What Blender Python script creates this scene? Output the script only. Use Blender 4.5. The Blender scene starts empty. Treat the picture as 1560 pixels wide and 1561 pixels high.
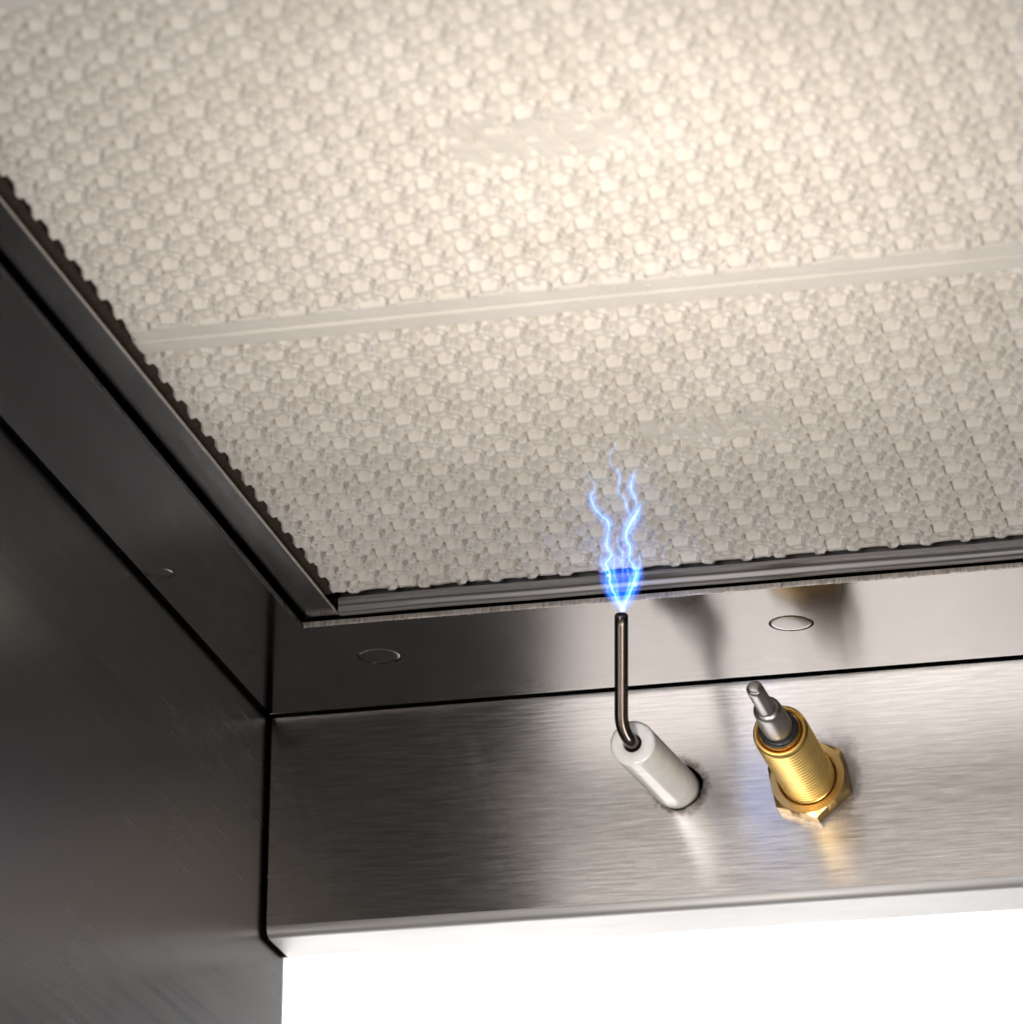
import bpy, math, random
import numpy as np
from mathutils import Matrix, Vector
random.seed(5); np.random.seed(5)
S = 0.001                      # all coordinates below are millimetres
scene = bpy.context.scene
C = scene.collection

# ------------------------------------------------------------------ camera
F = 7250.0; CX, CY = 780.0, 780.5
X = Vector((0.97, 0, 0))
def unit(v):
    v = np.array(v, float); return v/np.linalg.norm(v)
Yc = unit((2770-CX, 3700-CY, F))
Xc = -unit((-30600-CX, 3450-CY, F)); Xc = unit(Xc-Yc*Xc.dot(Yc)); Zc = np.cross(Xc, Yc)
R = np.array([Xc, Yc, Zc])
CAM = -(R@(np.array([408-CX, 1095-CY, F])/F*725.0))
def hit(px, py, axis, val):    # point of the place that a spot of the photograph shows on a given plane
    r = R@np.array([(px-CX)/F, (py-CY)/F, 1.0]); t = (val-CAM[axis])/r[axis]
    return CAM+t*r
cd = bpy.data.cameras.new('camera'); cam = bpy.data.objects.new('camera', cd); C.objects.link(cam)
right = R@np.array([1, 0, 0]); up = -(R@np.array([0, 1, 0])); back = -(R@np.array([0, 0, 1]))
M4 = Matrix(((right[0], up[0], back[0], CAM[0]*S), (right[1], up[1], back[1], CAM[1]*S), (right[2], up[2], back[2], CAM[2]*S), (0, 0, 0, 1)))
cam.matrix_world = M4
cd.sensor_width = 36; cd.lens = F/1560*36; cd.clip_start = .01; cd.clip_end = 20
cd.dof.use_dof = True; cd.dof.focus_distance = .672; cd.dof.aperture_fstop = 50
scene.camera = cam
scene.cycles.transparent_max_bounces = 128; scene.cycles.max_bounces = 16; scene.cycles.volume_bounces = 4
scene.render.resolution_x = 1024; scene.render.resolution_y = 1024
# ------------------------------------------------------------------ light
w = bpy.data.worlds.new('World'); scene.world = w; w.use_nodes = True
bg = w.node_tree.nodes['Background']; bg.inputs[0].default_value = (1.0, .985, .965, 1); bg.inputs[1].default_value = .115
scene.view_settings.view_transform = 'Standard'; scene.view_settings.look = 'None'
scene.view_settings.exposure = 0.0; scene.view_settings.gamma = 1
def lamp(kind, name, loc, target, energy, color, size=.3, sy=None, **k):
    l = bpy.data.lights.new(name, kind); l.energy = energy; l.color = color
    if kind == 'AREA':
        l.size = size
        if sy: l.shape = 'RECTANGLE'; l.size_y = sy
    for a, b in k.items(): setattr(l, a, b)
    o = bpy.data.objects.new(name, l); C.objects.link(o)
    loc = Vector(loc)*S; target = Vector(target)*S
    o.location = loc; o.rotation_euler = (target-loc).to_track_quat('-Z', 'Y').to_euler()
    return o
lamp('AREA', 'softbox_lamp', (-145, -900, -200), (60, -20, -10), 2.25, (1, .965, .94), .40, .46)
lamp('AREA', 'front_fill_lamp', (560, -600, -860), (95, -70, 3), 4.3, (1, .95, .90), .30, .30)  # added fill for the ceramic, angled to stay out of the steel's reflections
lamp('SPOT', 'spot_lamp', (190, -520, -420), (92, -160, 3), 11.8, (1, .91, .80), spot_size=math.radians(12.5), spot_blend=1.0, shadow_soft_size=.03)
lamp('SPOT', 'sensor_fill_lamp', (35, -400, -430), (76, -14, -17), 7.0, (1, .96, .90), spot_size=math.radians(7), spot_blend=1.0, shadow_soft_size=.02)  # added narrow fill to brighten the insulator and the brass
lamp('AREA', 'card_fill_lamp', (-110, 45, -170), (-110, 420, -170), 6.0, (1, 1, 1), .45, .12)  # added lamp, only there to whiten the card behind the wall

# ------------------------------------------------------------------ helpers
def finish(o, label=None, cat=None, group=None, kind=None):
    if label: o['label'] = label
    if cat: o['category'] = cat
    if group: o['group'] = group
    if kind: o['kind'] = kind
    return o
def mesh(name, verts, faces, mat, parent=None, smooth=False, sharp=None):
    me = bpy.data.meshes.new(name)
    me.from_pydata([tuple(c*S for c in v) for v in verts], [], faces)
    me.validate(); me.update()
    if smooth:
        me.polygons.foreach_set('use_smooth', [True]*len(me.polygons))
        if sharp is not None: me.set_sharp_from_angle(angle=math.radians(sharp))
    me.materials.append(mat)
    o = bpy.data.objects.new(name, me); C.objects.link(o)
    if parent: o.parent = parent
    return o
def empty(name, label, cat, group=None):
    o = bpy.data.objects.new(name, None); C.objects.link(o); o.empty_display_size = .005
    return finish(o, label, cat, group)
def join(*vf):
    V, Fc = [], []
    for v, f in vf:
        n = len(V); V += list(v); Fc += [tuple(i+n for i in q) for q in f]
    return V, Fc
def box(x0, x1, y0, y1, z0, z1):
    v = [(x, y, z) for x in (x0, x1) for y in (y0, y1) for z in (z0, z1)]
    return v, [(0, 1, 3, 2), (4, 6, 7, 5), (0, 4, 5, 1), (2, 3, 7, 6), (0, 2, 6, 4), (1, 5, 7, 3)]
def bevel(o, wid, seg=2):
    m = o.modifiers.new('bevel', 'BEVEL'); m.width = wid*S; m.segments = seg; m.limit_method = 'ANGLE'; return o
def extrude(profile, a0, a1, axis, closed=True, n=1):
    """sweep a 2D profile along x (profile=y,z) or y (profile=x,z)"""
    V, Fc = [], []; m = len(profile)
    for i in range(n+1):
        a = a0+(a1-a0)*i/n
        for p, q in profile: V.append((a, p, q) if axis == 'x' else (p, a, q))
    for i in range(n):
        for j in range(m if closed else m-1):
            k = (j+1) % m; Fc.append((i*m+j, i*m+k, (i+1)*m+k, (i+1)*m+j))
    if closed: Fc += [tuple(range(m-1, -1, -1)), tuple(range(n*m, n*m+m))]
    return V, Fc
def circ(cx, cy, r, n=48, ph=0): return [(cx+r*math.cos(2*math.pi*i/n+ph), cy+r*math.sin(2*math.pi*i/n+ph)) for i in range(n)]
def sheet(outer, holes, f0, f1):
    """flat sheet with holes; f0/f1 map (u,v) to the visible and the hidden face"""
    import bmesh
    bm = bmesh.new(); loops = []
    for lp in [outer]+holes:
        vs = [bm.verts.new((p[0], p[1], 0)) for p in lp]; loops.append(len(vs))
        for i in range(len(vs)): bm.edges.new((vs[i], vs[(i+1) % len(vs)]))
    bmesh.ops.triangle_fill(bm, use_beauty=True, use_dissolve=False, edges=bm.edges[:])
    bm.verts.index_update()
    P = [(v.co.x, v.co.y) for v in bm.verts]; T = [tuple(v.index for v in f.verts) for f in bm.faces]; n = len(P)
    bm.free()
    V = [f0(*p) for p in P]+[f1(*p) for p in P]
    Fc = T+[tuple(i+n for i in reversed(t)) for t in T]; s = 0
    for c in loops:
        for i in range(c):
            a, b = s+i, s+(i+1) % c; Fc.append((a, b, b+n, a+n))
        s += c
    return V, Fc
def lathe(prof, n=64, tip=True):
    """profile of (along, radius) about the local y axis running toward -y; returns local verts"""
    V, Fc = [], []
    for a, r in prof:
        for i in range(n):
            t = 2*math.pi*i/n; V.append((r*math.cos(t), -a, r*math.sin(t)))
    for k in range(len(prof)-1):
        for i in range(n):
            j = (i+1) % n; Fc.append((k*n+i, (k+1)*n+i, (k+1)*n+j, k*n+j))
    return V, Fc
def place(vf, base, axis):
    """lay local -y along a given axis from a base point"""
    q = Vector((0, -1, 0)).rotation_difference(Vector(axis).normalized()); b = Vector(base)
    return [tuple(q@Vector(v)+b) for v in vf[0]], vf[1]
def tube(pts, rad, n=16, cap=True):
    pts = [Vector(p) for p in pts]; V, Fc = [], []; prev = None
    for i, p in enumerate(pts):
        d = (pts[min(i+1, len(pts)-1)]-pts[max(i-1, 0)]).normalized()
        if prev is None: u = d.orthogonal().normalized()
        else: u = (prev-d*prev.dot(d)).normalized()
        prev = u; v = d.cross(u)
        for k in range(n):
            t = 2*math.pi*k/n; V.append(tuple(p+(u*math.cos(t)+v*math.sin(t))*rad[i]))
    for i in range(len(pts)-1):
        for k in range(n):
            j = (k+1) % n; Fc.append((i*n+k, i*n+j, (i+1)*n+j, (i+1)*n+k))
    if cap: Fc += [tuple(range(n-1, -1, -1)), tuple(range((len(pts)-1)*n, len(pts)*n))]
    return V, Fc

# ------------------------------------------------------------------ materials
def nodes(name):
    m = bpy.data.materials.new(name); m.use_nodes = True; nt = m.node_tree
    return m, nt, nt.nodes['Principled BSDF']
def N(nt, t, **k):
    n = nt.nodes.new(t)
    for a, b in k.items():
        if isinstance(a, str) and hasattr(n, a): setattr(n, a, b)
    return n
def coords(nt, scale):
    g = N(nt, 'ShaderNodeNewGeometry'); mp = N(nt, 'ShaderNodeMapping'); mp.inputs['Scale'].default_value = scale
    nt.links.new(g.outputs['Position'], mp.inputs['Vector']); return mp.outputs['Vector']
def noise(nt, vec, scale=1.0, detail=3, rough=.6):
    n = N(nt, 'ShaderNodeTexNoise'); n.inputs['Scale'].default_value = scale; n.inputs['Detail'].default_value = detail
    n.inputs['Roughness'].default_value = rough; nt.links.new(vec, n.inputs['Vector']); return n.outputs['Fac']
def ramp(nt, fac, stops):
    r = N(nt, 'ShaderNodeValToRGB'); e = r.color_ramp.elements
    while len(e) < len(stops): e.new(.5)
    for i, (p, c) in enumerate(stops): e[i].position = p; e[i].color = (c, c, c, 1) if not isinstance(c, tuple) else c+(1,)
    nt.links.new(fac, r.inputs[0]); return r.outputs[0]
def steel(name, base, r0, r1, aniso, tangent, brush, bump=.1, streak=.12):
    """brushed steel: brush = scale vector (small along the grain)"""
    m, nt, b = nodes(name); b.inputs['Metallic'].default_value = 1
    v = coords(nt, brush); f = noise(nt, v, 1, 4, .7)
    v2 = coords(nt, (14, 14, 14)); f2 = noise(nt, v2, 1, 3, .6)
    c = ramp(nt, f, [(.3, tuple(x*(1-streak) for x in base)), (.7, tuple(min(1, x*(1+streak)) for x in base))])
    nt.links.new(c, b.inputs['Base Color'])
    mx = N(nt, 'ShaderNodeMath', operation='ADD'); nt.links.new(f, mx.inputs[0]); nt.links.new(f2, mx.inputs[1])
    mr = N(nt, 'ShaderNodeMapRange'); mr.inputs[1].default_value = .7; mr.inputs[2].default_value = 1.3
    mr.inputs[3].default_value = r0; mr.inputs[4].default_value = r1
    nt.links.new(mx.outputs[0], mr.inputs[0]); nt.links.new(mr.outputs[0], b.inputs['Roughness'])
    if aniso:
        b.inputs['Anisotropic'].default_value = aniso
        cx = N(nt, 'ShaderNodeCombineXYZ')
        for i in range(3): cx.inputs[i].default_value = tangent[i]
        nt.links.new(cx.outputs[0], b.inputs['Tangent'])
    if bump:
        bp = N(nt, 'ShaderNodeBump'); bp.inputs['Strength'].default_value = bump; bp.inputs['Distance'].default_value = .00002
        nt.links.new(f, bp.inputs['Height']); nt.links.new(bp.outputs[0], b.inputs['Normal'])
    return m
M_wall = steel('brushed_steel_wall', (.66, .63, .61), .15, .24, .92, (0, 0, 1), (130, 900, 2500), .38, .15)
M_ceil = steel('polished_steel_ceiling', (.265, .255, .25), .085, .13, .6, (0, 1, 0), (20, 2200, 2000), .05, .04)
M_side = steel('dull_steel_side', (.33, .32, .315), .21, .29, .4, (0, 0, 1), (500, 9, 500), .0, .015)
M_foot = steel('dull_steel_foot', (.62, .60, .59), .48, .6, 0, None, (60, 900, 900), 0, .05)
M_rail = steel('dark_steel_rail', (.21, .20, .195), .16, .28, .5, (0, 0, 1), (500, 60, 900), .08, .10)
M_rail2 = steel('satin_steel_rail', (.27, .255, .25), .32, .46, .6, (0, 0, 1), (40, 1400, 2200), .2, .16)
M_cut = steel('rough_cut_steel', (.62, .57, .52), .35, .6, 0, None, (3500, 3500, 300), 1.0, .30)
M_dark = steel('shade_dark_steel', (.04, .035, .03), .5, .7, 0, None, (300, 300, 300), 0, .2)  # near-black base: the shade inside gaps and seams put into the colour
M_probe = steel('turned_steel', (.42, .39, .37), .30, .42, 0, None, (900, 200, 900), .15, .12)
M_rod = steel('bronzed_rod', (.15, .125, .11), .2, .26, 0, None, (400, 400, 90), .0, .1)

def make_ceramic():
    m, nt, b = nodes('porous_ceramic')
    b.inputs['Roughness'].default_value = .85; b.inputs['Specular IOR Level'].default_value = .25
    f = noise(nt, coords(nt, (90, 90, 90)), 1, 4, .6); f2 = noise(nt, coords(nt, (2500, 2500, 2500)), 1, 3, .7)
    c = ramp(nt, f, [(.3, (.69, .645, .585)), (.7, (.765, .725, .67))]); nt.links.new(c, b.inputs['Base Color'])
    bp = N(nt, 'ShaderNodeBump'); bp.inputs['Strength'].default_value = .35; bp.inputs['Distance'].default_value = .00008
    nt.links.new(f2, bp.inputs['Height']); nt.links.new(bp.outputs[0], b.inputs['Normal'])
    return m
M_cer = make_ceramic()
def plain(name, col, rough, metal=0, **k):
    m, nt, b = nodes(name); b.inputs['Metallic'].default_value = metal; b.inputs['Roughness'].default_value = rough
    f = noise(nt, coords(nt, (400, 400, 400)), 1, 4, .6)
    c = ramp(nt, f, [(.3, tuple(x*.96 for x in col)), (.7, tuple(min(1, x*1.1) for x in col))]); nt.links.new(c, b.inputs['Base Color'])
    for a, v in k.items(): b.inputs[a.replace('_', ' ')].default_value = v
    return m, nt, b
M_porc, nt_, b_ = plain('glazed_porcelain', (.84, .82, .79), .22, 0)
b_.inputs['Coat Weight'].default_value = .6; b_.inputs['Coat Roughness'].default_value = .08
b_.inputs['Subsurface Weight'].default_value = .25; b_.inputs['Subsurface Scale'].default_value = .0012
M_bisque, _, _ = plain('unglazed_porcelain_face', (.86, .84, .81), .6, 0)
M_brass, ntb, bb = plain('brass', (.92, .62, .20), .36, 1)
M_nut, _, _ = plain('brass_nut_metal', (.74, .50, .20), .30, 1)
M_rub, _, _ = plain('black_rubber', (.018, .017, .018), .32, 0)
M_gask, _, _ = plain('brown_fibre_gasket', (.055, .04, .028), .8, 0)
M_cement, _, _ = plain('pale_joint_cement', (.74, .70, .64), .8, 0)
def glow(name, col, st):
    m = bpy.data.materials.new(name); m.use_nodes = True; nt = m.node_tree; nt.nodes.clear()
    o = nt.nodes.new('ShaderNodeOutputMaterial'); e = nt.nodes.new('ShaderNodeEmission')
    e.inputs[0].default_value = col+(1,); e.inputs[1].default_value = st
    nt.links.new(e.outputs[0], o.inputs['Volume']); return m

# ------------------------------------------------------------------ the setting: inside of the hood
W = 300.0; TOP = 32.0; FR = -334.0
OX0, OX1, OY0, OY1 = 16.4, 159.6, -320.0, -36.9          # opening in the ceiling plate
TH = .75
# ceiling plate with the burner opening and three round plugs
plug_c = [(24.1, -22.6), (85.7, -22.4), (3.2, -62.4), (147.3, -22.4), (208.9, -22.4)]
def rrect(x0, x1, y0, y1, r, n=6):
    P = []
    for cx, cy, a in ((x1-r, y1-r, 0), (x0+r, y1-r, 90), (x0+r, y0+r, 180), (x1-r, y0+r, 270)):
        for i in range(n+1):
            t = math.radians(a+90*i/n); P.append((cx+r*math.cos(t), cy+r*math.sin(t)))
    return P
RB = 2.4; EX, EY = .95, -2.0
ceil_v = sheet([(EX, FR), (W-EX, FR), (W-EX, EY), (EX, EY)],
               [rrect(OX0, OX1, OY0, OY1, .6)]+[circ(x, y, 3.27 if x > 6 else 2.08, 56) for x, y in plug_c],
               lambda u, v: (u, v, 0.0), lambda u, v: (u, v, TH))
ceiling = finish(mesh('ceiling', *ceil_v, M_ceil), kind='structure')
bend = [(RB*math.sin(math.radians(a)), RB-RB*math.cos(math.radians(a))) for a in range(0, 91, 9)]+[(RB, 5)]
mesh('turned_edge', *extrude([(EY+p, q) for p, q in bend], EX, W-EX, 'x', closed=False), M_ceil, ceiling, True, 60)
mesh('turned_edge', *extrude([(W-EX+p, q) for p, q in bend], FR, EY, 'y', closed=False), M_ceil, ceiling, True, 60)
for i, (x, y) in enumerate(plug_c):
    n = 56; V, Fc = [], []
    prof = [(0, .03), (2.4, .03), (2.95, .05), (3.1, .12), (3.19, .30), (3.19, TH)]
    if x < 6: prof = [(r*.636, z) for r, z in prof]
    V.append((x, y, prof[0][1]))
    for r, z in prof[1:]:
        for k in range(n):
            t = 2*math.pi*k/n; V.append((x+r*math.cos(t), y+r*math.sin(t), z+.05*math.cos(t+i)*(r/3.2)))
    for k in range(n):
        j = (k+1) % n; Fc.append((0, 1+j, 1+k))
        for q in range(len(prof)-2): Fc.append((1+q*n+k, 1+q*n+j, 1+(q+1)*n+j, 1+(q+1)*n+k))
    mesh('plug', V, Fc, M_ceil, ceiling, True, 50)
# rough cut edges of the plate round the opening
def cut_strip(fixed, a0, a1, axis, out):
    n = int(abs(a1-a0)/.22); V, Fc = [], []; ph = random.random()*9
    for i in range(n+1):
        a = a0+(a1-a0)*i/n; env = .5+.5*math.sin(a*.21+ph)
        j = max(0, random.gauss(.05, .05))*(.3+env); k = random.gauss(0, .025)
        rows = [(fixed-out*.10, -.02-j*.6), (fixed+out*.03+k*.4, -.035-j), (fixed+out*.05+k, .12), (fixed+out*.045+k, .42), (fixed+out*.03+k*.5, TH-.02)]
        for p, z in rows: V.append((a, p, z) if axis == 'x' else (p, a, z))
    m = 5
    for i in range(n):
        for q in range(m-1): Fc.append((i*m+q, i*m+q+1, (i+1)*m+q+1, (i+1)*m+q))
    return V, Fc
mesh('cut_edge', *cut_strip(OY1, OX0+.4, OX1-.4, 'x', -1), M_cut, ceiling, False)
mesh('cut_edge', *cut_strip(OX0, OY0+.4, OY1-.4, 'y', 1), M_rail2, ceiling, False)

# back wall, with the holes of the igniter and of the flame sensor, rolled under at its foot
IG = hit(1030, 1199, 1, 0.0); HX, HZ = IG[0]+.55, IG[2]-.1
BR = hit(1231, 1184, 1, -3.0); bx, bz = BR[0], BR[2]
ZB = -33.0; rb = 1.6
def ragged(cx, cy, r, n=72):
    P = []
    for i in range(n):
        t = 2*math.pi*i/n; rr = r+.10*math.sin(3*t+1)+.07*math.sin(7*t)+random.gauss(0, .03)
        P.append((cx+rr*math.cos(t), cy+rr*math.sin(t)))
    return P
wall_v = sheet([(.75, ZB), (W-.75, ZB), (W-.75, -.1), (.75, -.1)], [ragged(HX, HZ, 3.55), circ(bx, bz, 3.2, 48)],
               lambda u, v: (u, 0.0, v), lambda u, v: (u, .8, v))
prof = [(rb-rb*math.cos(math.radians(a)), ZB-rb*math.sin(math.radians(a))) for a in range(0, 91, 6)]+[(11.5, ZB-rb)]
foot = extrude(prof, .75, W-.75, 'x', closed=False)
back_wall = finish(mesh('back_wall', *wall_v, M_wall), kind='structure')
mesh('rolled_edge', *foot, M_foot, back_wall, True, 60)
def stain(mat, spots):
    nt = mat.node_tree; b = nt.nodes['Principled BSDF']; g = N(nt, 'ShaderNodeNewGeometry')
    nz = noise(nt, coords(nt, (420, 420, 420)), 1, 5, .7); acc = None
    for (x, z, r0, r1, am) in spots:
        d = N(nt, 'ShaderNodeVectorMath', operation='DISTANCE'); nt.links.new(g.outputs['Position'], d.inputs[0]); d.inputs[1].default_value = (x*S, 0, z*S)
        ad = N(nt, 'ShaderNodeMath', operation='MULTIPLY_ADD'); nt.links.new(nz, ad.inputs[0]); ad.inputs[1].default_value = -.005; nt.links.new(d.outputs['Value'], ad.inputs[2])
        mr = N(nt, 'ShaderNodeMapRange'); mr.inputs[1].default_value = (r0-2.5)*S; mr.inputs[2].default_value = (r1-2.5)*S; mr.inputs[3].default_value = am; mr.inputs[4].default_value = 0
        nt.links.new(ad.outputs[0], mr.inputs[0])
        if acc is None: acc = mr.outputs[0]
        else:
            m = N(nt, 'ShaderNodeMath', operation='MAXIMUM'); nt.links.new(acc, m.inputs[0]); nt.links.new(mr.outputs[0], m.inputs[1]); acc = m.outputs[0]
    mx = N(nt, 'ShaderNodeMix', data_type='RGBA'); old = b.inputs['Base Color'].links[0].from_socket
    nt.links.new(acc, mx.inputs[0]); nt.links.new(old, mx.inputs[6]); mx.inputs[7].default_value = (.10, .08, .065, 1); nt.links.new(mx.outputs[2], b.inputs['Base Color'])
stain(M_wall, [(HX, HZ, 3.6, 4.9, .85), (bx+1.0, bz+.3, 5.6, 7.2, .6), (bx+4.5, bz+4.5, 1.2, 3.2, .5)])
# side walls, rear and top of the hood
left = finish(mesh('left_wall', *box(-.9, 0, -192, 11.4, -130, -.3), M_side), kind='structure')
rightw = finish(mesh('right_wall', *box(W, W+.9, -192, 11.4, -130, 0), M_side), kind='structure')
finish(mesh('hood_shell', *join(box(-2.2, W+.9, 11.5, 12.3, ZB-rb+.25, TOP+.8), box(-2.2, W+.9, FR, 11.4, TOP+.02, TOP+.8),
                                box(-.9, W+.9, FR-.9, FR-.02, .1, TOP+.8), box(-2.2, -1.8, FR, 11.4, -.2, TOP), box(W+.1, W+.9, FR, 11.4, .1, TOP)), M_dark), kind='structure')

finish(mesh('added_white_card', *box(-700, 105, 420, 424, -700, 300), plain('matt_white_paper', (.86, .86, .86), .9)[0]), kind='structure')  # added card, whitens the wall foot's reflection and the view below it
# ------------------------------------------------------------------ the burner
burner = empty('infrared_burner', 'infrared gas burner with two cream honeycomb ceramic plaques in a dark steel frame', 'burner')
ZC = 3.0
A = np.array([5.196, 3.0]); P0 = np.array([38.71, -96.13])
def sstep(a, b, x):
    t = np.clip((x-a)/(b-a), 0, 1); return t*t*(3-2*t)
def vnoise(x, y, s, seed):
    rs = np.random.RandomState(seed); g = rs.rand(256, 256); xi = x/s+100; yi = y/s+200
    i = np.floor(xi).astype(int); j = np.floor(yi).astype(int); fx = xi-i; fy = yi-j
    fx = fx*fx*(3-2*fx); fy = fy*fy*(3-2*fy); i %= 255; j %= 255
    return (g[i, j]*(1-fx)*(1-fy)+g[i+1, j]*fx*(1-fy)+g[i, j+1]*(1-fx)*fy+g[i+1, j+1]*fx*fy)-.5
def lattice(x, y, ox, oy, pitch):
    """offset to the nearest point of a triangular lattice with one axis along y"""
    sx = pitch*math.sqrt(3)/2; best = None
    u = (x-ox)/sx
    for k in (0, 1):
        iu = np.floor(u)+k; cx = ox+iu*sx; sh = (iu % 2)*pitch/2
        cy = oy+sh+np.round((y-oy-sh)/pitch)*pitch
        d = (x-cx)**2+(y-cy)**2
        if best is None: best = (d, cx, cy)
        else:
            mk = d < best[0]; best = (np.where(mk, d, best[0]), np.where(mk, cx, best[1]), np.where(mk, cy, best[2]))
    return best[1], best[2]
def plaque(x0, x1, y0, y1, step, ph, stamp, seed):
    nx = int((x1-x0)/step)+1; ny = int((y1-y0)/step)+1
    xs = np.linspace(x0, x1, nx); ys = np.linspace(y0, y1, ny); Xg, Yg = np.meshgrid(xs, ys)
    # hand-made looking wobble of the pattern
    Xw = Xg+.15*vnoise(Xg, Yg, 3.1, seed); Yw = Yg+.15*vnoise(Xg, Yg, 2.7, seed+1)
    cx, cy = lattice(Xw, Yw, ph[0], ph[1], 6.0); dx, dy = np.abs(Xw-cx), np.abs(Yw-cy-.08)
    hd = np.maximum(dy, dy/2+dx*.866)
    cellr = np.sin(cx*12.9898+cy*78.233)*43758.5453; cellr = cellr-np.floor(cellr)
    hx, hy = lattice(Xw, Yw, ph[0], ph[1], 2.0); r = np.hypot(Xw-hx, Yw-hy)
    hr = np.sin(hx*39.3468+hy*11.135)*24634.634; hr = hr-np.floor(hr)
    hc = np.hypot(hx-cx, hy-cy)                     # which hole of the cell: centre, petal or corner
    hd = hd+.10*(cellr-.5)+.10*vnoise(Xg, Yg, 1.3, seed+8)
    pit = (1.0+.12*(cellr-.5))*sstep(2.56, 2.32, hd)
    rad = np.where(hc < 2.6, .64, .68)+.09*(hr-.5)
    depth = pit+np.where(hc < 2.6, .60, 1.6+.3*(hr-.5))*sstep(rad+.09, rad-.12, r)
    # rims along the joint edges
    for edge, wd, dp in ((y0, 3.7, .45), (y1, 3.7 if stamp[4] else .35, .45 if stamp[4] else .35)):
        dist = np.abs(Yg-edge)+.25*vnoise(Xg, Yg, 2.0, seed+3)
        k = sstep(wd+.2, wd-.15, dist); depth = depth*(1-k)+dp*k
        depth = depth+.35*sstep(.35, .0, np.abs(Yg-edge))
    # the maker's stamp, pressed flat and too worn to read
    sx0, sx1, sy0, sy1, _ = stamp
    sy1 = sy1+.35*np.sign(np.sin(Xg*2.42))
    k = sstep(-.15, .15, Xg-sx0)*sstep(-.15, .15, sx1-Xg)*sstep(-.15, .15, Yg-sy0)*sstep(-.15, .15, sy1-Yg)
    crumbs = .20*np.clip(vnoise(Xg, Yg, .75, seed+7), -.3, .3)+.5*sstep(.16, .26, vnoise(Xg*1.0, Yg, 1.5, seed+9))
    for q in range(5):
        bxp = sx0+2.3+q*(sx1-sx0-4.0)/4.3
        crumbs = crumbs+.85*(sstep(.5, .3, np.abs(Xg-bxp-.25*(Yg-sy0)))*sstep(.8, 1.2, Yg-sy0)*sstep(.8, 1.2, sy1-Yg))
    depth = depth*(1-k)+(.95+crumbs)*k
    nick = sstep(.462, .485, vnoise(Xg, Yg, .9, seed+12)); depth = depth+.5*nick+.06*vnoise(Xg, Yg, .8, seed+4)+.22*vnoise(Xg, Yg, 9.0, seed+5)
    # chipped side edges
    e = np.minimum(Xg-x0, x1-Xg); depth = depth+.5*sstep(.5, 0, e+.3*vnoise(Xg, Yg, 1.1, seed+6))
    Zg = ZC+depth
    V = np.stack([Xg, Yg, Zg], -1).reshape(-1, 3)*S
    idx = np.arange(nx*ny).reshape(ny, nx)
    q = np.stack([idx[:-1, :-1], idx[1:, :-1], idx[1:, 1:], idx[:-1, 1:]], -1).reshape(-1, 4)
    ring = np.concatenate([idx[0, :], idx[1:, -1], idx[-1, -2::-1], idx[-2:0:-1, 0]])
    Vs = V[ring].copy(); Vs[:, 2] = (ZC+12)*S; n0 = len(V); m = len(ring)
    ro = np.arange(m); rn = (ro+1) % m
    qs = np.stack([ring, ring[rn], n0+rn, n0+ro], -1)
    V = np.concatenate([V, Vs]); Q = np.concatenate([q, qs])
    me = bpy.data.meshes.new('ceramic_plaque'); me.vertices.add(len(V)); me.vertices.foreach_set('co', V.ravel())
    me.loops.add(Q.size); me.loops.foreach_set('vertex_index', Q.ravel().astype(np.int32))
    me.polygons.add(len(Q)); me.polygons.foreach_set('loop_start', np.arange(0, Q.size, 4, dtype=np.int32))
    me.polygons.foreach_set('loop_total', np.full(len(Q), 4, dtype=np.int32))
    me.update(calc_edges=True); me.polygons.foreach_set('use_smooth', np.concatenate([np.ones(len(q), bool), np.zeros(len(qs), bool)]))
    me.materials.append(M_cer)
    o = bpy.data.objects.new('ceramic_plaque', me); C.objects.link(o); o.parent = burner; return o
JY = -131.8
pq = plaque(22.05, 154.0, JY+.12, -40.1, .15, P0, (78.2, 97.6, -92.3, -83.0, False), 11)
pq['label'] = 'rear ceramic plaque, the one above the spark'
pq = plaque(22.6, 154.0, JY-92.4, JY-.12, .22, P0-np.array([-.7, 92.4]), (75.5, 99.0, -181.5, -170.0, True), 23)
pq['label'] = 'middle ceramic plaque, brightly lit and out of focus'
pq = plaque(22.6, 154.0, JY-92.4*2, JY-92.4-.12, .4, P0-np.array([-.7, 92.4*2]), (75.5, 99.0, -271.5, -260.0, True), 31)
mesh('joint_cement', *box(22.9, 153.8, JY-.2, JY+.2, ZC+.72, ZC+6), M_cement, burner)

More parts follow.
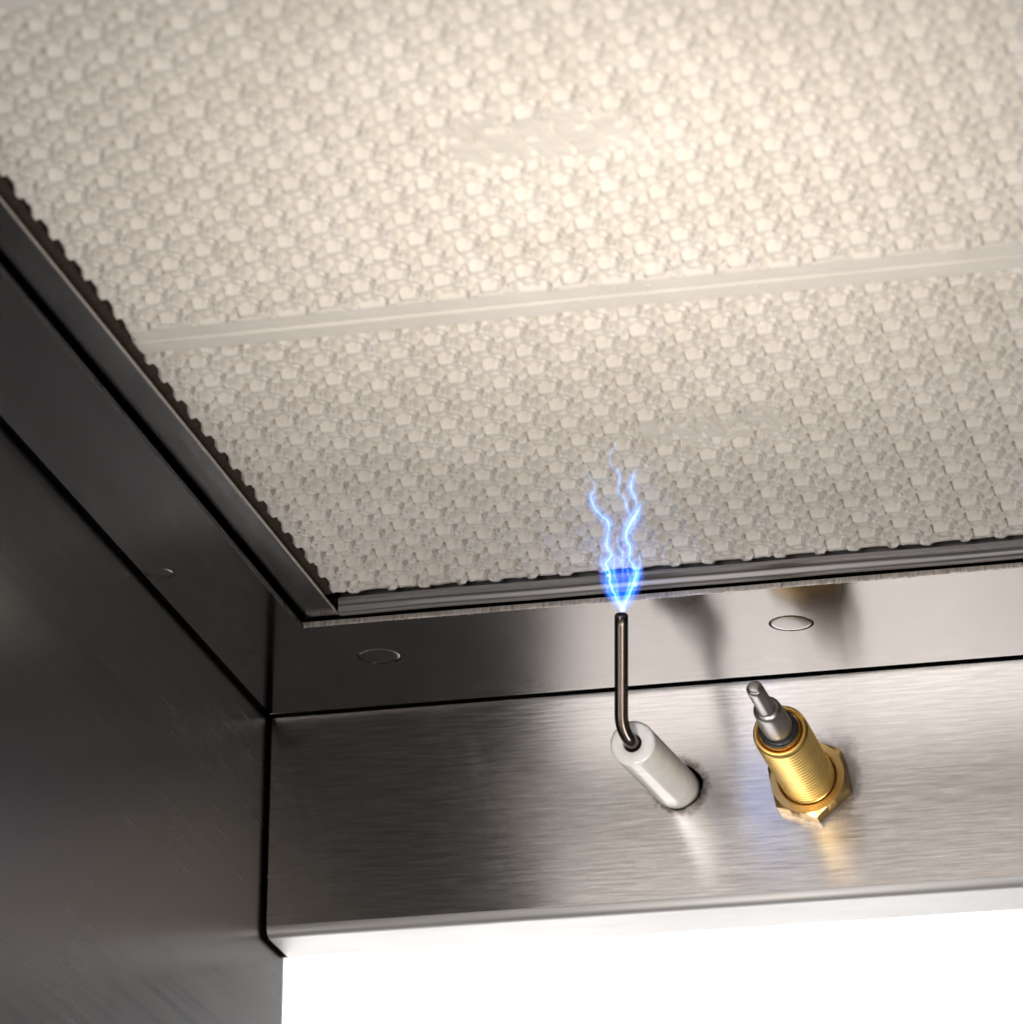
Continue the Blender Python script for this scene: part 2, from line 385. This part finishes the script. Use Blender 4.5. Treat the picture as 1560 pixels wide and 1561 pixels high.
# frame rails (folded sheet)
t = .6; z0 = 1.15
left_prof = [(22.15, z0), (22.15, z0+.55), (18.2, z0+.55), (17.6, z0+.9), (17.6, z0+14), (16.9, z0+14), (16.9, z0+.9), (17.0, z0+.5), (17.25, z0+.22), (17.7, z0+.05), (18.4, z0)]
lr = mesh('frame_rail', *extrude(left_prof, -320, -37.75, 'y'), M_rail, burner, True, 40); bevel(lr, .07, 2)
mesh('rail_highlight', *box(22.12, 22.24, -320, -37.78, 1.12, 1.46), M_cut, lr)  # paler strip stands in for the highlight along the rail's cut edge
mesh('rail_end', *extrude([(-37.74, 1.16), (-37.3, 1.22), (-37.0, 1.5), (-36.9, 1.9), (-36.9, 12), (-37.5, 12), (-37.72, 1.9)], 17.1, 21.95, 'x'), M_rail, burner, True, 50)
back_prof = [(-41.2, 1.95), (-39.7, 1.97), (-39.4, 1.85), (-39.22, 1.6), (-39.15, 1.3), (-38.95, 1.08), (-38.6, .99), (-37.75, 1.0), (-37.4, 1.1), (-37.25, 1.4), (-37.2, 14),
             (-38.0, 14), (-38.0, 1.7), (-38.7, 1.7), (-38.85, 2.2), (-39.2, 2.45), (-41.2, 2.45)]
br = extrude(back_prof, 22.5, 158.5, 'x', n=60)
V = []
for v in br[0]:
    sk = (v[1]+37.6)*(-.0 if v[0] > 26 else 0); V.append((v[0]+(max(0, -(v[1]+38.9))*.28 if v[0] < 23 else 0), v[1]+.05*math.sin(v[0]*.13), v[2]+.04*math.sin(v[0]*.21)))
mesh('frame_rail', V, br[1], M_rail2, burner, True, 35)
right_prof = [(176-a, b) for a, b in left_prof]
mesh('frame_rail', *extrude(right_prof, -320, -37.75, 'y'), M_rail, burner, True, 40)
mesh('frame_rail', *box(17.2, 158.8, -319.8, -318.0, 1.6, 15), M_rail, burner)
# fibre gasket between plaque and frame, crumbly edge
def gasket(a0, a1, axis, p0, p1, z):
    n = int(abs(a1-a0)/.5); V, Fc = [], []
    for i in range(n+1):
        a = a0+(a1-a0)*i/n; q = p1+random.gauss(0, .12); dz = random.gauss(0, .12)
        for p, zz in ((p0, z+dz), (q, z+.2+dz), (q+.1, z+8), (p0, z+8)): V.append((a, p, zz) if axis == 'x' else (p, a, zz))
    for i in range(n):
        for k in range(3): Fc.append((i*4+k, i*4+k+1, i*4+4+k+1, i*4+4+k))
    return V, Fc
mesh('gasket', *gasket(-317, -38.5, 'y', 18.6, 22.0, ZC+.9), M_gask, burner)
mesh('gasket', *gasket(22, 154, 'x', -38.4, -39.35, ZC+1.6), M_gask, burner)
mesh('burner_housing', *box(17.4, 158.5, -318.5, -37.9, 15.6, 27), M_dark, burner)

# ------------------------------------------------------------------ spark igniter
ig = empty('spark_igniter', 'white porcelain spark igniter with a thin upright bronze electrode, left of the brass sensor', 'igniter')
tipc = hit(964, 1132, 1, -27.0); basec = np.array([IG[0], 0, IG[2]]); axis = tipc-basec; L = float(np.linalg.norm(axis)); axis = axis/L
base_in = basec-axis*9.0; LL = L+9.0
ri = 3.32
prof = [(0, .0), (0, ri)]+[(LL-.55, ri), (LL-.3, ri-.05), (LL-.12, ri-.2), (LL-.03, ri-.42)]
ins = mesh('ceramic_insulator', *place(lathe(prof, 72), base_in, axis), M_porc, ig, True, 40)
prof = [(LL-.03, ri-.42), (LL, ri-.6), (LL+.02, 2.2), (LL, 1.46), (LL-.10, 1.36), (LL-.3, 1.33), (LL-7, 1.33), (LL-7, 0)]
mesh('insulator_face', *place(lathe(prof, 72), base_in, axis), M_bisque, ig, True, 50)
# electrode: comes out of the bore, bends, rises to the burner
rt = hit(947.5, 936, 1, -40.0)
a0 = Vector(base_in)+Vector(axis)*(LL-6); a1 = Vector(tipc)+Vector(axis)*.9
knee = Vector(hit(947.5, 1112, 1, -29.3)); topv = Vector(rt)
def bez(p, q, r, n): return [p*(1-u)**2+q*2*u*(1-u)+r*u*u for u in [i/n for i in range(n+1)]]
start = knee+(topv-knee).normalized()*2.4
path = [a0, a0.lerp(a1, .5)]+bez(a1, knee, start, 12)+[start.lerp(topv, u) for u in (.1, .3, .5, .7, .9, .985)]+[topv]
rads = [.97]*(len(path)-1)+[.80]
mesh('electrode_rod', *tube(path, rads, 28), M_rod, ig, True, 45)

# ------------------------------------------------------------------ brass flame sensor
fs = empty('flame_sensor', 'threaded brass flame sensor with stepped grey steel tip and hexagonal brass nut', 'sensor')
cb = (bx, 0, bz); ax = (0.004, -1, 0.0)
rs_ = 4.05; thr = [(-6, rs_)]; y = -5.9
while y < 23.0:
    fade = 1.0 if y > 3 else .5
    thr += [(y, rs_), (y+.40, rs_), (y+.60, rs_-.42*fade), (y+.80, rs_-.42*fade)]; y += 1.05
thr += [(23.3, rs_-.02), (23.7, rs_-.12), (24.0, rs_-.35), (24.05, rs_-.6), (23.9, rs_-.8), (23.3, 3.1), (23.1, 2.95), (20, 2.95), (20, 0)]
mesh('threaded_sleeve', *place(lathe(thr, 96), cb, ax), M_brass, fs, True, 30)
mesh('inner_collar', *place(lathe([(21, 3.05), (24.3, 3.05), (24.75, 2.98), (24.9, 2.85), (24.8, 2.6), (24, 2.55), (21, 2.55)], 72), cb, ax), M_nut, fs, True, 40)
ring = [(24.2, 2.3)]+[(24.95+.62*math.sin(math.radians(a)), 2.52-.42*math.cos(math.radians(a))) for a in range(180, -181, -15)]
mesh('rubber_ring', *place(lathe([(24.95+.6*math.sin(math.radians(a)), 2.42-.45*math.cos(math.radians(a))) for a in range(0, 361, 15)], 72), cb, ax), M_rub, fs, True, 60)
pr = [(21, 2.2), (29.3, 2.2), (30.3, 2.12), (31.2, 2.05), (33.0, 2.02), (33.5, 1.93), (33.8, 1.72), (34.0, 1.36), (34.4, 1.27), (41.6, 1.2), (42.2, 1.18), (42.5, 1.06), (42.58, .98), (42.62, .93), (42.95, .88), (43.15, .70), (43.22, .4), (43.24, 0)]
mesh('probe_tip', *place(lathe(pr, 64), cb, ax), M_probe, fs, True, 32)
# nut with chamfered corners, round bore
def nut(af, th, bore, rot):
    n = 96; V, Fc = [], []; rin = af/2; rc = rin/math.cos(math.pi/6)
    def hexr(t):
        a = (t-rot) % (math.pi/3)-math.pi/6; return rin/math.cos(a)
    rows = []
    for a, kind in ((0, 'b'), (0, 'h'), (th*.80, 'h'), (th, 'c'), (th+.02, 'i'), (th-.15, 'b2'), (th-.6, 'b3')):
        row = []
        for i in range(n):
            t = 2*math.pi*i/n; h = hexr(t)
            rch = rin*1.005
            if kind == 'h':
                r = h; aa = a if a == 0 else th-max(0, (h-rch))*.62-.05
            elif kind == 'c': r = min(h, rch)-.02; aa = th
            elif kind == 'i': r = bore+.35; aa = a
            elif kind in ('b2',): r = bore+.12; aa = a
            else: r = bore+.02; aa = a
            row.append((r*math.cos(t), -aa, r*math.sin(t)))
        rows.append(row); V += row
    for k in range(len(rows)-1):
        for i in range(n):
            j = (i+1) % n; Fc.append((k*n+i, (k+1)*n+i, (k+1)*n+j, k*n+j))
    return V, Fc
mesh('nut', *place(nut(11.0, 3.0, rs_+.12, math.radians(-79)), (bx, -.03, bz), (0, -1, 0)), M_nut, fs, True, 28)

# ------------------------------------------------------------------ the spark
sp = empty('electric_spark', 'branching blue white electric spark leaping from the electrode tip over the ceramic', 'spark')
TIPZ = float(rt[2]); kz = (2.1-TIPZ)/47.0
nrm = np.array([0, kz, 1.0]); pd = kz*(-40.0)+TIPZ
def sxy(u, v, off=0.0):
    px = 860+u/5.2; py = 660+v/5.2
    r = R@np.array([(px-CX)/F, (py-CY)/F, 1.0]); tt = (pd-off-nrm.dot(CAM))/nrm.dot(r); return tuple(CAM+tt*r)
def smooth(P, R_, n=5):
    """Catmull-Rom through the points"""
    P = [Vector(p) for p in P]; out = []; ro = []
    for i in range(len(P)-1):
        a, b, c, d = P[max(i-1, 0)], P[i], P[i+1], P[min(i+2, len(P)-1)]
        for k in range(n):
            u = k/n; out.append(.5*((2*b)+(c-a)*u+(2*a-5*b+4*c-d)*u*u+(3*b-a-3*c+d)*u**3)); ro.append(R_[i]+(R_[i+1]-R_[i])*u)
    out.append(P[-1]); ro.append(R_[-1])
    rs = random.Random(len(P)*7+n); out = [p+Vector((rs.gauss(0, .04), rs.gauss(0, .05), 0)) if 0 < i < len(out)-1 else p for i, p in enumerate(out)]
    return out, ro
paths = [
 # left bolt
 ([(465,1396),(410,1300),(370,1200),(362,1110),(335,1035),(378,965),(338,890),(352,790),(352,705),(280,640),(238,580),(215,500),(240,455),(240,400),(205,350),(175,300)],
  [1.5,2.6,2.8,2.6,2.6,2.0,2.0,1.6,2.4,2.0,1.7,1.9,.8,.7,.5,.15]),
 # right bolt
 ([(465,1396),(515,1290),(560,1160),(572,1090),(516,1000),(526,910),(492,830),(515,740),(560,665),(595,600),(645,532)],
  [1.5,2.7,2.8,2.2,1.6,2.2,2.2,2.8,3.0,1.6,.2]),
 # upper middle
 ([(545,670),(500,600),(480,510),(432,475),(440,370),(430,305),(392,283),(370,235),(366,170),(400,100),(410,50)], [.3,1.3,1.2,1.0,1.0,1.2,.8,.6,.6,.6,.1]),
 ([(580,620),(562,520),(532,440),(545,350),(572,282)], [.3,1.5,1.9,1.5,.1]),
 ([(560,1200),(592,1100),(606,1010),(602,925)], [1.2,1.4,1.1,.1]),
 ([(455,1290),(470,1160),(462,1020),(466,950),(428,890),(426,800)], [.0,.6,1.1,1.5,1.1,.1]),
 ([(378,965),(432,985),(446,1030),(430,1075)], [.6,1.0,.8,.0]),
 ([(460,1380),(400,1322),(348,1272),(335,1222),(290,1160)], [.9,.9,.8,.8,.3]),
 ([(520,1300),(590,1150),(612,1120),(625,1060)], [.0,.6,.6,.1]),
 ([(540,1160),(555,1080),(548,1000)], [.1,1.0,.1]),
 ([(465,1396),(428,1300),(422,1190),(396,1090),(402,1000),(386,935)], [.8,1.0,.9,1.1,.8,.0]),
 ([(465,1396),(500,1270),(522,1160),(498,1060),(536,975)], [.8,1.1,.9,.9,.0]),
 ([(352,1130),(302,1045),(296,965),(316,900)], [.9,.8,.6,.0]),
 ([(400,1290),(405,1150),(395,1060)], [.0,.5,.1]),
]
G_core = glow('spark_core', (.70, .95, 1.0), 1500.0)
G_mid = glow('spark_sheath', (.05, .46, 1.0), 230.0)
G_halo = glow('spark_halo', (.06, .15, 1.0), 60.0)
G_cone = glow('spark_root_glow', (.0, .12, 1.0), 52.0)
for P, rr in paths:
    p3 = [sxy(*q) for q in P]; core, cr = smooth(p3, [r*.052+.002 for r in rr])
    b = mesh('bolt', *tube(core, cr, 8), G_core, sp, True)
    c2, r2 = smooth(p3, [r*.26+.03 for r in rr]); mesh('sheath', *tube(c2, r2, 12), G_mid, b, True)
    c3, r3 = smooth(p3, [r*.52 for r in rr]); mesh('halo', *tube(c3, r3, 14), G_halo, b, True)
cone = [(465,1398),(465,1370),(462,1320),(458,1240),(456,1160),(456,1100),(455,1060)]
for sc, nm in ((1.0, 'root_glow'), (.72, 'root_glow')):
    cp, rc_ = smooth([sxy(*q) for q in cone], [x*sc for x in (.5, .95, 1.5, 2.4, 3.1, 3.3, 1.2)])
    mesh(nm, *tube(cp, rc_, 24), G_cone, sp, True)
